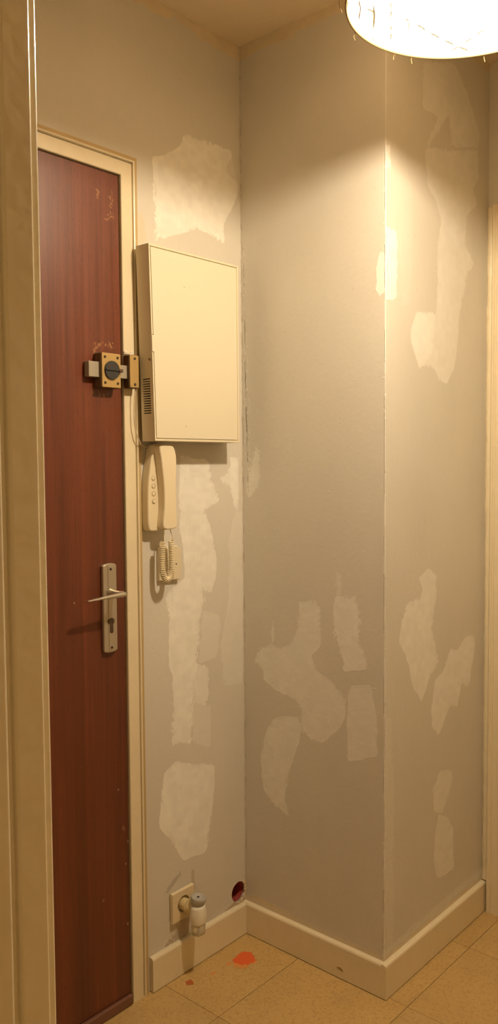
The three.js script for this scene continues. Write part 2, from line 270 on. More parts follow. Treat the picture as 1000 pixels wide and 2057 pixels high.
{ // boxed-in pillar: two faces in one wrapped surface with a rounded arris
  const R = 0.002, path = [[0, 0]]; path.push([0, WB - R]);
  for (let i = 1; i <= 5; i++) { const a = i / 6 * Math.PI / 2; path.push([R - R * Math.cos(a), WB - R + R * Math.sin(a)]); }
  path.push([R, WB]); path.push([WC, WB]);
  // faces
  const pos = [], nor = [], uv = [], idx = []; let arc = 0;
  const L = path.map((q, i) => { if (i) arc += Math.hypot(q[0] - path[i - 1][0], q[1] - path[i - 1][1]); return arc; });
  const nrm = i => { if (i <= 1) return [-1, 0]; if (i >= path.length - 2) return [0, 1]; const a = (i - 1) / 6 * Math.PI / 2; return [-Math.cos(a), Math.sin(a)]; };
  path.forEach(([x, z], i) => { for (const y of [0, CEIL]) { const n = nrm(i); pos.push(x, y, z); nor.push(n[0], 0, n[1]); uv.push(L[i] / 1.028, y / CEIL); } });
  for (let i = 0; i < path.length - 1; i++) { const a = 2 * i; idx.push(a, a + 2, a + 1, a + 2, a + 3, a + 1); }
  // closing back faces give the pillar its solid body
  const bq = [[WC, WB], [WC, -0.12], [0, -0.12], [0, 0]], b0 = pos.length / 3, bn = [[1, 0], [0, -1], [-1, 0]];
  for (let i = 0; i < 3; i++) { for (const q of [bq[i], bq[i + 1]]) for (const y of [0, CEIL]) { pos.push(q[0], y, q[1]); nor.push(bn[i][0], 0, bn[i][1]); uv.push(0.5, y / CEIL); } const a = b0 + 4 * i; idx.push(a, a + 2, a + 1, a + 2, a + 3, a + 1); }
  const g = new THREE.BufferGeometry(); g.setAttribute('position', new THREE.Float32BufferAttribute(pos, 3)); g.setAttribute('normal', new THREE.Float32BufferAttribute(nor, 3)); g.setAttribute('uv', new THREE.Float32BufferAttribute(uv, 2)); g.setIndex(idx);
  tag(mesh('wall_pillar', g, matBC), 'boxed-in grey wall corner jutting out under the lamp, patched with filler', 'wall', S);
}
tag(mesh('wall_right', paintGeo(merge([box(WC, WC + 0.12, 0, CEIL, -0.12, 0.537), box(WC, WC + 0.12, 2.05, CEIL, 0.537, 1.29), box(WC, WC + 0.12, 0, CEIL, 1.29, ZB)])), matGrey), 'grey wall at the right picture edge around the cream door casing', 'wall', S);
tag(mesh('wall_left', paintGeo(merge([box(XL, -1.335, 0, CEIL, 0.80, 0.888), box(-1.5, -1.5 + 0.04, 0, CEIL, 0, 0.80)])), matGrey), 'grey partition wall beside the nearest cream door post', 'wall', S);
tag(mesh('wall_far_left', paintGeo(box(XL - 0.12, XL, 0, CEIL, 0.8, ZB + 0.12)), matPaint), 'plain cream side wall left of the viewpoint', 'wall', S);
tag(mesh('wall_rear', paintGeo(box(XL, WC + 0.12, 0, CEIL, ZB, ZB + 0.12)), matPaint), 'plain cream wall behind the viewpoint', 'wall', S);
tag(mesh('ceiling', paintGeo(box(XL - 0.12, WC + 0.12, CEIL, CEIL + 0.12, -0.12, ZB + 0.12)), matCeil), 'cream painted ceiling above the entrance corner', 'ceiling', S);

// floor: vinyl tiles of a third of a metre on a dark screed
{
  const f = thing('floor', [0, 0, 0], 'yellowish beige speckled vinyl tile floor', 'floor', S);
  mesh('screed', box(XL - 0.12, WC + 0.12, -0.08, -0.0022, -0.12, ZB + 0.12), mat(0.14, 0.085, 0.035, 0.95), f);
  const tx = surface(0.67, 0.67, 900, (x, y, o) => {
    const t = 0.93 + 0.14 * fbm(x / 84, y / 84, 821, 3) + 0.05 * (noise(x / 1.3, y / 1.3, 831) - 0.5); o[0] = 0.52 * t; o[1] = 0.35 * t; o[2] = 0.135 * t;
    const v = fbm(x / 4.2, y / 4.2, 841, 3); lerp3(o, [0.36, 0.22, 0.075], 0.5 * sstep(0.5, 0.75, v)); const w = noise(x / 2.4, y / 2.4, 851); if (w > 0.86) lerp3(o, [0.30, 0.18, 0.06], 0.35 * sstep(0.86, 0.95, w)); if (w < 0.1) lerp3(o, [0.66, 0.47, 0.21], 0.5);
    o[3] = 0.4 + 0.2 * (fbm(x / 5, y / 5, 861, 2) - 0.5); o[4] = 0.42 + 0.12 * fbm(x / 30, y / 30, 871, 2);
  }, true);
  const ms = [[1, 1, 1], [0.95, 0.94, 0.92], [1.04, 1.03, 1.0], [0.98, 0.99, 1.02]].map((c, i) => new THREE.MeshStandardMaterial({ ...tx, color: rgb(...c), roughness: 1, bumpScale: 0.0012 }));
  const PX = 0.335, PZ = 0.333, gp = 0.0007; let n = 0;
  for (let i = -9; i < 3; i++) for (let j = -2; j < 10; j++) {
    const x0 = Math.max(0.002 + i * PX, XL - 0.1) + gp, x1 = Math.min(0.002 + (i + 1) * PX, WC + 0.1) - gp, z0 = Math.max(0.203 + j * PZ, -0.11) + gp, z1 = Math.min(0.203 + (j + 1) * PZ, ZB + 0.1) - gp;
    if (x1 - x0 < 0.02 || z1 - z0 < 0.02 || (x0 > 0 && z1 < WB) || (x1 < -1.55 && z1 < 0.8)) continue;
    const dy = -0.0004 * hash(i + 20, j + 20, 5), g = plain(box(x0, x1, -0.006, dy, z0, z1));
    const p = g.attributes.position, uv = new Float32Array(p.count * 2), ou = hash(i + 9, j + 9, 1), ov = hash(i + 9, j + 9, 2), fl = hash(i + 9, j + 9, 3) > 0.5;
    for (let k = 0; k < p.count; k++) { const a = p.getX(k) / 0.67 + ou, b = p.getZ(k) / 0.67 + ov; uv[2 * k] = fl ? b : a; uv[2 * k + 1] = fl ? a : b; }
    g.setAttribute('uv', new THREE.BufferAttribute(uv, 2));
    mesh('tile' + (n ? '_' + String(n).padStart(3, '0') : ''), g, ms[Math.floor(hash(i + 30, j + 30, 4) * 4)], f); n++;
  }
}
// skirting boards
{
  const H = 0.091, T = 0.014, prof = [[0, 0.002], [T, 0.002], [T, H - 0.006], [T - 0.002, H - 0.002], [T - 0.006, H], [0, H]];
  const a = mesh('baseboard_back', trimGeo(skirting(prof, 0.362).rotateY(-Math.PI / 2).translate(-0.014, 0, 0)), matTrim);
  tag(a, 'cream skirting board below the wall socket', 'baseboard', S);
  const b = mesh('baseboard_side', trimGeo(skirting(prof, WB).rotateY(Math.PI).translate(0, 0, WB)), matTrim);
  tag(b, 'cream skirting board left of the outer corner, with a brown chip', 'baseboard', S);
  const cs = smoothPts([[-0.012, 0], [-0.005, 0.0045], [0.004, 0.004], [0.010, -0.003], [0.003, -0.0035], [-0.006, -0.002]], 24);
  mesh('paint_chip', outline(cs, 0.0008, 0).rotateY(-Math.PI / 2).translate(-0.0140, 0.027, 0.344), mat(0.42, 0.29, 0.13, 0.8), b).userData.label = 'brown chip in the cream paint';
  const c = mesh('baseboard_front', trimGeo(skirting(prof, WC + T - 0.001).rotateY(-Math.PI / 2).translate(WC - 0.001, 0, WB)), matTrim);
  tag(c, 'cream skirting board right of the outer corner, ending at the door casing', 'baseboard', S);
  const e = mesh('baseboard_right', trimGeo(skirting(prof, ZB - 1.37).rotateY(Math.PI).translate(WC, 0, ZB)), matTrim);
  tag(e, 'cream skirting board on the right wall beyond the door', 'baseboard', S);
}

// ---------------------------------------------------------------- entrance door
const ochre = mat(0.50, 0.36, 0.16, 0.6);
{ // frame
  const t = thing('trim_1', [0, 0, 0], 'cream moulded frame around the red-brown entrance door', 'door frame', S);
  const X = FX1 + 0.002;   // inner edge of the frame face
  const post = [[X, -0.06], [X, 0.003], [X + 0.0015, 0.0045], [X + 0.033, 0.0045], [X + 0.0342, -0.001], [X + 0.0362, -0.001], [X + 0.0375, 0.006], [X + 0.040, 0.007], [X + 0.0425, 0.006], [X + 0.0435, 0.002], [X + 0.0435, 0.0], [X + 0.018, 0.0], [X + 0.018, -0.06]];
  const YI = FY + 0.001, XI2 = FX0 + FX1 - X;
  const mitrePost = g => { const p = g.attributes.position; for (let i = 0; i < p.count; i++) if (p.getY(i) > 1) p.setY(i, YI + Math.abs(p.getX(i) - (FX0 + FX1) / 2) - (X - (FX0 + FX1) / 2)); return g; };
  const mitreHead = g => { const p = g.attributes.position; for (let i = 0; i < p.count; i++) { const o = p.getY(i) - YI; p.setX(i, p.getX(i) > (FX0 + FX1) / 2 ? X + o : XI2 - o); } return g; };
  mesh('frame_post', trimGeo(mitrePost(column(post, 0, FY + 0.0445))), matTrim, t);
  const mid = (FX0 + FX1) / 2, mir = post.map(([x, z]) => [2 * mid - x, z]).reverse();
  mesh('frame_post', trimGeo(mitrePost(column(mir, 0, FY + 0.0445))), matTrim, t);
  const hp = post.map(([x, z]) => [z, x - X + FY + 0.001]).reverse();
  mesh('frame_head', trimGeo(mitreHead(skirting(hp, FX1 - FX0).rotateY(-Math.PI / 2).translate(FX1, 0, 0))), matTrim, t);
  const caps = [X + 0.0435, X + 0.050];
  mesh('caulk_line', merge([box(caps[0], caps[1], 0.0, FY + 0.051, 0, 0.005), box(2 * mid - caps[1], 2 * mid - caps[0], 0, FY + 0.051, 0, 0.005), box(2 * mid - caps[0], caps[0], FY + 0.0445, FY + 0.051, 0, 0.005)]), ochre, t).userData.label = 'thin ochre line around the frame';
  mesh('door_stop', box(X - 0.012, X + 0.001, 0, FY, -0.06, -0.045), mat(0.25, 0.18, 0.1, 0.8), t);
  // keeper of the surface lock, screwed on the frame
  const brass = mat(0.46, 0.31, 0.115, 0.45, { metalness: 0.3 }), bronze = mat(0.12, 0.072, 0.032, 0.5, { metalness: 0.2 }), dark = mat(0.06, 0.035, 0.02, 0.6, { metalness: 0.3 });
  const k = mesh('lock_keeper', box(-0.4375, -0.4075, 1.543, 1.6235, 0.0045, 0.029, 0.004), bronze, t); k.userData.label = 'bronze lock keeper box with two screws'; mesh('keeper_face', box(-0.4365, -0.4085, 1.5445, 1.622, 0.0268, 0.0305, 0.0017), brass, k);
  mesh('screw', zcyl(0.0032, 0.0032, 0.0305, 0.0318, -0.422, 1.614, 12), dark, k); mesh('screw', zcyl(0.0032, 0.0032, 0.0305, 0.0318, -0.422, 1.5525, 12), dark, k);
  const lumps = []; for (let i = 0; i < 22; i++) { const q = new THREE.IcosahedronGeometry(0.002 + 0.0025 * rnd(), 1); q.scale(1.3, 1, 0.8); q.translate(X + 0.001 + 0.024 * rnd(), 1.6255 + 0.008 * rnd(), 0.0045 + 0.002 * rnd()); lumps.push(q); }
  for (let i = 0; i < 10; i++) { const q = new THREE.IcosahedronGeometry(0.0018 + 0.0015 * rnd(), 1); q.translate(X + 0.0005 + 0.002 * rnd(), 1.56 + 0.06 * rnd(), 0.0045); lumps.push(q); }
  mesh('filler_lump', merge(lumps), mat(0.7, 0.62, 0.48, 0.9), t).userData.label = 'chipped off-white filler above the lock keeper';
}
{ // leaf and its fittings
  const d = thing('door_1', [0, 0, 0], 'glossy red-brown wooden entrance door with metal handle and surface lock', 'door', S);
  const W = 0.822, H = 2.022;
  const marks = [[-500, 1993, 5, 10], [-463, 1990, 6, 13], [-462, 1972, 5, 10], [-464, 1947, 8, 9], [-478, 1938, 8, 2], [-503, 1642, 12, 6], [-485, 1645, 13, 5], [-468, 1642, 9, 7], [-516, 1630, 5, 9], [-523, 1533, 4, 5], [-505, 1526, 5, 6], [-492, 1524, 5, 4], [-480, 1528, 4, 3]];
  const specks = [[-468, 560, 2, 2.5], [-455, 460, 1, 6], [-450, 455, 1, 5], [-520, 300, 1, 4], [-440, 420, 2, 3], [-448, 365, 2, 3], [-445, 210, 2, 4], [-590, 1040, 2, 2]];
  const tx = surface(W, H, 780, (xm, ym, o) => {
    const x = xm + FX0 * 1000 + 2, y = ym + 28;
    const g = fbm(x / 9 + 0.5 * noise(x / 60, y / 500, 900), y / 420, 901, 4), st = noise(x / 1.6, y / 150, 911), band = fbm(x / 46, y / 900, 921, 2), po = noise(x / 0.9, y / 14, 931);
    const t = 0.62 + 0.5 * g + 0.22 * (st - 0.5) + 0.5 * (band - 0.5); o[0] = 0.152 * t; o[1] = 0.037 * t; o[2] = 0.0135 * t;
    if (po > 0.78) lerp3(o, [0.05, 0.012, 0.008], 0.5 * sstep(0.78, 0.95, po));
    o[3] = 0.5 - 0.25 * sstep(0.78, 0.95, po) + 0.1 * (st - 0.5); o[4] = 0.34 + 0.10 * g;
    for (const [mx, my, rx, ry] of marks) { const q = Math.hypot((x - mx) / rx, (y - my) / ry); if (q < 1.6) { const k = sstep(0.52, 0.62, fbm(x / 2.6, y / 3.4, 941, 3) + 0.16 - 0.2 * q); lerp3(o, [0.36, 0.17, 0.05], 0.6 * k); o[4] += 0.2 * k; } }
    for (const [mx, my, rx, ry] of specks) { if (Math.hypot((x - mx) / rx, (y - my) / ry) < 1) lerp3(o, [0.5, 0.38, 0.3], 0.7); }
  });
  const g = plain(box(FX0 + 0.002, FX1 - 0.002, 0.028, FY - 0.002, -0.042, -0.001, 0.0015)), p = g.attributes.position, uv = new Float32Array(p.count * 2);
  for (let i = 0; i < p.count; i++) { uv[2 * i] = (p.getX(i) - FX0 - 0.002) / W; uv[2 * i + 1] = (p.getY(i) - 0.028) / H; }
  g.setAttribute('uv', new THREE.BufferAttribute(uv, 2));
  const leaf = mesh('door_leaf', g, new THREE.MeshPhysicalMaterial({ ...tx, roughness: 1, bumpScale: 0.00015, clearcoat: 0.15, clearcoatRoughness: 0.4 }), d);
  leaf.userData.label = 'red-brown mahogany veneer leaf with scratches near the lock';
  mesh('threshold', box(FX0 + 0.002, FX1 - 0.002, 0.001, 0.0265, -0.05, 0.008, 0.003), mat(0.175, 0.075, 0.045, 0.5), d).userData.label = 'brown wooden sill strip under the door';
  // surface lock
  const brass = mat(0.46, 0.31, 0.115, 0.45, { metalness: 0.3 }), bronze = mat(0.12, 0.072, 0.032, 0.5, { metalness: 0.2 }), dark = mat(0.06, 0.035, 0.02, 0.6, { metalness: 0.3 }), steel = mat(0.36, 0.32, 0.24, 0.5, { metalness: 0.3 });
  const lc = mesh('lock_case', box(-0.5215, -0.4635, 1.5395, 1.6215, -0.001, 0.027, 0.004), bronze, d); lc.userData.label = 'bronze surface-mounted lock case'; mesh('lock_face', box(-0.5205, -0.4645, 1.5405, 1.6205, 0.0258, 0.0295, 0.0017), brass, lc);
  for (const [x, y] of [[-0.512, 1.611], [-0.474, 1.611], [-0.512, 1.551], [-0.474, 1.551]]) mesh('screw', merge([zcyl(0.0036, 0.0030, 0.029, 0.0308, x, y, 14), box(x - 0.003, x + 0.003, y - 0.0006, y + 0.0006, 0.0305, 0.0311)]), dark, lc);
  const kn = merge([zcyl(0.0222, 0.0215, 0.029, 0.0335, -0.4925, 1.581, 40), box(-0.513, -0.472, 1.5795, 1.5835, 0.033, 0.0365, 0.001)]);
  mesh('thumb_turn', kn, mat(0.03, 0.029, 0.028, 0.4), lc).userData.label = 'round black thumb turn';
  mesh('turn_tip', box(-0.474, -0.4635, 1.577, 1.585, 0.031, 0.038, 0.002), mat(0.09, 0.04, 0.025, 0.5), lc);
  mesh('bolt', box(-0.551, -0.515, 1.5635, 1.5995, 0.002, 0.019, 0.0015), steel, lc).userData.label = 'steel bolt end left of the lock case';
  mesh('bolt', box(-0.468, -0.4378, 1.566, 1.597, 0.013, 0.020), steel, lc);
  // lever handle on a long plate
  const nick = mat(0.56, 0.50, 0.40, 0.34, { metalness: 0.75 });
  const pl = []; const n = 12; for (let i = 0; i <= n; i++) { const a = Math.PI * i / n; pl.push([-0.4915 + 0.0205 * Math.cos(a), 1.1175 + 0.0065 * Math.sin(a)]); } for (let i = 0; i <= n; i++) { const a = Math.PI + Math.PI * i / n; pl.push([-0.4915 + 0.0205 * Math.cos(a), 0.914 + 0.0065 * Math.sin(a)]); }
  const hp = mesh('handle_plate', outline(pl, 0.011, 0.003, 3).translate(0, 0, -0.001), nick, d); hp.userData.label = 'tall rounded nickel plate of the lever handle';
  mesh('plate_ridge', outline([[-0.4985, 1.118], [-0.4845, 1.118], [-0.4845, 0.913], [-0.4985, 0.913]], 0.0035, 0.0015).translate(0, 0, 0.0085), nick, hp);
  mesh('lever', merge([
    lathe([[0, 0], [0.0105, 0], [0.0105, 0.004], [0.0085, 0.012], [0.007, 0.03], [0.0075, 0.046], [0, 0.046]]).rotateX(Math.PI / 2).translate(-0.4915, 1.0535, 0.009),
    sweep([[-0.485, 1.0535, 0.056, 0.0052, 0.0065], [-0.495, 1.0535, 0.056, 0.0064, 0.0075], [-0.515, 1.0530, 0.057, 0.0054, 0.0065], [-0.55, 1.0520, 0.057, 0.0038, 0.0055], [-0.58, 1.0510, 0.057, 0.0026, 0.005], [-0.596, 1.0505, 0.057, 0.0014, 0.0035]])]), nick, hp);
  const eu = []; for (let i = 0; i <= 20; i++) { const a = (-60 + 300 * i / 20) * DEG; eu.push([-0.4915 + 0.0085 * Math.cos(a), 0.984 + 0.0085 * Math.sin(a)]); } for (let i = 0; i <= 10; i++) { const a = Math.PI + Math.PI * i / 10; eu.push([-0.4915 + 0.005 * Math.cos(a), 0.960 + 0.005 * Math.sin(a)]); }
  mesh('key_cylinder', merge([outline(eu, 0.0135, 0.0006).translate(0, 0, 0), box(-0.4921, -0.4909, 0.979, 0.989, 0.0133, 0.014)]), mat(0.09, 0.055, 0.03, 0.5, { metalness: 0.4 }), hp).userData.label = 'dark profile key cylinder';
  for (const y of [1.110, 0.9205]) mesh('screw', zcyl(0.0035, 0.003, 0.010, 0.0132, -0.4915, y, 14), dark, hp);
}
// ---------------------------------------------------------------- right-hand door casing and door (mostly outside the frame)
{
  const t = thing('trim_2', [0, 0, 0], 'cream moulded door casing at the right picture edge', 'door casing', S);
  const f = x => WC - x;
  const c = [[f(0), 0.489], [f(0.016), 0.489], [f(0.0185), 0.492], [f(0.0185), 0.496], [f(0.014), 0.499], [f(0.012), 0.501], [f(0.0145), 0.504], [f(0.0145), 0.535], [f(0.010), 0.5385], [f(-0.06), 0.5385], [f(-0.06), 0.5365], [f(0), 0.5365]];
  mesh('casing_post', trimGeo(column(c.slice().reverse(), 0, 2.098)), matTrim, t);
  const c2 = c.map(([x, z]) => [x, 0.537 + 1.29 - z]);
  mesh('casing_post', trimGeo(column(c2, 0, 2.098)), matTrim, t);
  mesh('casing_head', trimGeo(merge([box(f(0.0145), f(0), 2.05, 2.098, 0.5385, 1.2885, 0.003)])), matTrim, t);
  // lumpy filler run between the pillar wall and the casing
  const g = new THREE.CylinderGeometry(0.012, 0.012, 2.0, 12, 300, false), p = g.attributes.position;
  for (let i = 0; i < p.count; i++) { const y = p.getY(i), a = Math.atan2(p.getZ(i), p.getX(i)), k = 0.75 + 0.4 * fbm(y * 30, a * 0.6, 951, 3) + 0.12 * noise(y * 300, a * 3, 961); p.setX(i, p.getX(i) * k * 0.75); p.setZ(i, p.getZ(i) * k); }
  g.computeVertexNormals(); g.translate(WC, 1.0955, 0.479);
  mesh('filler_run', trimGeo(g), new THREE.MeshStandardMaterial({ ...texTrim, roughness: 1, bumpScale: 0.003 }), t).userData.label = 'lumpy cream filler in the corner beside the casing';
  const d = thing('door_2', [0, 0, 0], 'cream panel door in the right-hand wall beyond the picture edge', 'door', S);
  mesh('door_leaf', trimGeo(box(WC + 0.02, WC + 0.06, 0.006, 2.045, 0.541, 1.286, 0.002)), matTrim, d);
  mesh('door_handle', merge([zcyl(0.02, 0.02, 0, 0.008, 0, 0).rotateY(-Math.PI / 2), zcyl(0.007, 0.007, 0, 0.05, 0, 0).rotateY(-Math.PI / 2), tube([[-0.05, 0, 0], [-0.052, 0, 0.05], [-0.05, 0, 0.11]], 0.007)]).translate(WC + 0.0195, 1.04, 1.16 - 0.11), mat(0.56, 0.5, 0.4, 0.35, { metalness: 0.75 }), d);
}
// ---------------------------------------------------------------- nearest door post (left picture edge)
{
  const rc = (cx, cz, r, a0, a1, n = 5) => Array.from({ length: n + 1 }, (_, i) => { const a = (a0 + (a1 - a0) * i / n) * DEG; return [cx + r * Math.cos(a), cz + r * Math.sin(a)]; });
  const pts = [[-1.43, 0.888], [-1.43, 0.905], [-1.355, 0.9065], ...rc(-1.3495, 0.9025, 0.004, 90, 20), [-1.3445, 0.898], [-1.337, 0.8975], ...rc(-1.333, 0.8995, 0.0035, 160, 90, 4), ...rc(-1.3070, 0.9000, 0.0030, 90, 0), [-1.3040, 0.896], ...rc(-1.2955, 0.8925, 0.0035, 90, 0), [-1.292, 0.80], [-1.335, 0.80], [-1.335, 0.888]];
  const t = thing('trim_3', [0, 0, 0], 'glossy cream door post closest to the viewer at the left edge', 'door frame', S);
  mesh('frame_post', trimGeo(column(pts.slice().reverse(), 0, CEIL)), matGloss, t);
}

// ---------------------------------------------------------------- electrical panel
const creamPlastic = mat(0.72, 0.655, 0.49, 0.5), creamPlastic2 = mat(0.74, 0.655, 0.46, 0.55), slotDark = mat(0.03, 0.015, 0.02, 0.9);
{
  const X0 = -0.402, X1 = -0.083, Y0 = 1.4165, Y1 = 1.8865, Z0 = 0.0175, Z1 = 0.0635;
  const pn = thing('electrical_panel', [0, Y0, 0], 'large flat cream electrical cupboard hung above the telephone', 'cupboard');
  const skew = g => { const p = g.attributes.position; for (let i = 0; i < p.count; i++) { const t = (X1 - p.getX(i)) / (X1 - X0), v = (Y1 - p.getY(i)) / (Y1 - Y0); p.setX(i, p.getX(i) + 0.013 * t * v); } g.translate(0, -Y0, 0); g.computeVertexNormals(); return g; };
  const ev = new Evaluator(); ev.attributes = ['position', 'normal', 'uv'];
  let body = new Brush(box(X0, X1, Y0, Y1, Z0, Z1 - 0.004)); body.updateMatrixWorld();
  const slots = []; for (let i = 0; i < 15; i++) { const y = 1.5665 - i * 0.00585; slots.push(box(X0 - 0.005, X0 + 0.035, y - 0.0015, y + 0.0015, 0.0265, 0.0525)); }
  for (const s of slots) { const b = new Brush(s); b.updateMatrixWorld(); const r = ev.evaluate(body, b, SUBTRACTION); body = r; }
  const rim = 0.0055, tabA = 1.6295, tabB = 1.672;
  const bars = [box(X0, X1, Y1 - rim, Y1, Z1 - 0.004, Z1, 0.001), box(X0, X1, Y0, Y0 + rim, Z1 - 0.004, Z1, 0.001), box(X1 - rim, X1, Y0 + rim, Y1 - rim, Z1 - 0.004, Z1, 0.001), box(X0, X0 + 0.0045, tabB, Y1 - rim, Z1 - 0.004, Z1, 0.001), box(X0, X0 + 0.0045, Y0 + rim, tabA, Z1 - 0.004, Z1, 0.001)];
  const bg = skew(merge([body.geometry, ...bars]));
  const bm = mesh('cupboard_body', bg, creamPlastic2, pn); bm.userData.label = 'cream casing with a column of vent slots in its left side';
  mesh('screw', new THREE.CylinderGeometry(0.003, 0.003, 0.002, 12).rotateZ(Math.PI / 2).translate(X0 + 0.0045, 1.6125 - Y0, 0.0565), mat(0.2, 0.13, 0.06, 0.6), bm);
  const q = 0.0016, l = X0 + 0.0045 + q, r = X1 - rim - q, b = Y0 + rim + q, u = Y1 - rim - q;
  const dp = plain(outline([[l, b], [r, b], [r, u], [l, u], [l, tabB - q], [X0 + 0.0005, tabB - q], [X0 + 0.0005, tabA + q], [l, tabA + q]], 0.0035, 0.0007).translate(0, 0, Z1 - 0.0034));
  const dm = mesh('cupboard_door', skew(dp), creamPlastic, pn); dm.userData.label = 'plain cream cupboard door with a finger tab at its left edge';
  for (const [x, y] of [[-0.285, 1.80], [-0.284, 1.4545]]) mesh('rivet', zcyl(0.0011, 0.0011, Z1 - 0.0005, Z1 + 0.0006, x, y - Y0, 8), mat(0.25, 0.16, 0.08, 0.7), dm);
  mesh('mounting_plate', box(X0 + 0.03, X1 - 0.012, 0.004, Y1 - Y0 - 0.03, 0, Z0 + 0.001), mat(0.35, 0.27, 0.15, 0.8), pn);
}
// ---------------------------------------------------------------- intercom telephone
{
  const O = [0, 1.195, 0], ph = thing('intercom_telephone', O, 'cream wall intercom telephone with four round buttons and coiled cord', 'telephone');
  const pl = mat(0.79, 0.685, 0.475, 0.48), pl2 = mat(0.77, 0.665, 0.455, 0.5);
  const base = smoothPts([[-0.357, 1.409], [-0.366, 1.385], [-0.375, 1.345], [-0.381, 1.30], [-0.3825, 1.25], [-0.381, 1.205], [-0.376, 1.1955], [-0.34, 1.1945], [-0.315, 1.1965], [-0.312, 1.25], [-0.312, 1.36], [-0.318, 1.407], [-0.335, 1.411]], 80);
  const bs = mesh('wall_cradle', outline(base, 0.0275, 0.0035, 3).translate(0, -O[1], 0), pl2, ph);
  for (const [x, y] of [[-0.3645, 1.325], [-0.3640, 1.3055], [-0.3640, 1.2865], [-0.3635, 1.2675]]) {
    const yy = y - O[1]; const b = mesh('button', lathe([[0, 0.0012], [0.0035, 0.001], [0.0046, 0.0002], [0.0048, -0.003], [0, -0.003]], 20).rotateX(Math.PI / 2).translate(x, yy, y < 1.27 ? 0.0292 : 0.0276), pl, bs);
    mesh('button_ring', new THREE.TorusGeometry(0.0056, 0.0007, 6, 24).translate(x, yy, 0.0275), mat(0.42, 0.32, 0.18, 0.6), b);
  }
  const hs = smoothPts([[-0.360, 1.404], [-0.357, 1.37], [-0.3515, 1.33], [-0.3485, 1.295], [-0.3490, 1.25], [-0.3525, 1.203], [-0.345, 1.198], [-0.315, 1.1985], [-0.3075, 1.2035], [-0.3075, 1.25], [-0.3078, 1.32], [-0.3055, 1.358], [-0.3075, 1.385], [-0.3155, 1.403], [-0.335, 1.408]], 100);
  const hg = outline(hs, 0.0255, 0.0035, 3).translate(0, 0, 0.0255);
  hg.translate(0, -O[1], 0);
  const hm = mesh('handset', hg, pl, ph); hm.userData.label = 'cream handset resting on the right half of the cradle';
  // the curly cord: plain leads and a hanging loop of coils
  const zC = 0.038, P = [[-0.3465, 1.166, zC], [-0.3475, 1.135, zC], [-0.348, 1.105, zC], [-0.3455, 1.084, zC + 0.001], [-0.3385, 1.0715, zC + 0.002], [-0.3295, 1.0695, zC + 0.002], [-0.3205, 1.0755, zC + 0.001], [-0.3155, 1.089, zC], [-0.3145, 1.11, zC], [-0.3145, 1.14, zC], [-0.3155, 1.167, zC]];
  const cv = new THREE.CatmullRomCurve3(P.map(q => new THREE.Vector3(...q))), N = 46 * 14, hpnt = [], zA = new THREE.Vector3(0, 0, 1);
  for (let i = 0; i <= N; i++) { const t = i / N, C = cv.getPointAt(t), T = cv.getTangentAt(t), sd = new THREE.Vector3().crossVectors(T, zA).normalize(), w = t * 46 * Math.PI * 2, r = 0.0068; hpnt.push(C.addScaledVector(sd, Math.cos(w) * r).addScaledVector(zA, Math.sin(w) * r)); }
  const coil = new THREE.TubeGeometry(new THREE.CatmullRomCurve3(hpnt), N, 0.00165, 6, false);
  const lead1 = tube([[-0.3395, 1.2, 0.034], [-0.3385, 1.188, 0.036], [-0.3395, 1.176, 0.038], [-0.3415, 1.166, zC + 0.003]], 0.0013), lead2 = tube([[-0.317, 1.2, 0.034], [-0.3155, 1.19, 0.036], [-0.311, 1.178, 0.038], [-0.3095, 1.168, zC]], 0.0013);
  mesh('coiled_cord', merge([coil, lead1, lead2]).translate(0, -O[1], 0), mat(0.80, 0.69, 0.46, 0.5), ph).userData.label = 'cream coiled cord hanging in a loop';
}
{ // terminal box behind the cord
  const jb = thing('telephone_socket', [0, 1.06, 0], 'small square cream telephone socket half hidden behind the coiled cord', 'socket');
  const m = mat(0.72, 0.62, 0.43, 0.6);
  const bd = mesh('socket_body', outline([[-0.333, 0.004], [-0.262, 0.0], [-0.2555, 0.030], [-0.2565, 0.078], [-0.27, 0.090], [-0.3325, 0.088]], 0.012, 0.0025), m, jb);
  mesh('cover', merge([box(-0.331, -0.298, 0.031, 0.058, 0.011, 0.0145, 0.001), box(-0.331, -0.30, 0.0605, 0.084, 0.011, 0.0135, 0.001)]), m, bd);
  mesh('screw_hole', zcyl(0.002, 0.002, 0.011, 0.0124, -0.2745, 0.042, 10), slotDark, bd);
}
tag(mesh('cable', tube([[-0.410, 1.547, 0.0205], [-0.4135, 1.53, 0.0195], [-0.4145, 1.484, 0.0175], [-0.412, 1.45, 0.0165], [-0.403, 1.424, 0.018], [-0.392, 1.410, 0.014], [-0.378, 1.404, 0.010], [-0.364, 1.402, 0.008]], 0.0014, 50), mat(0.62, 0.50, 0.33, 0.5)), 'thin beige wire running down the door frame to the telephone', 'wire');

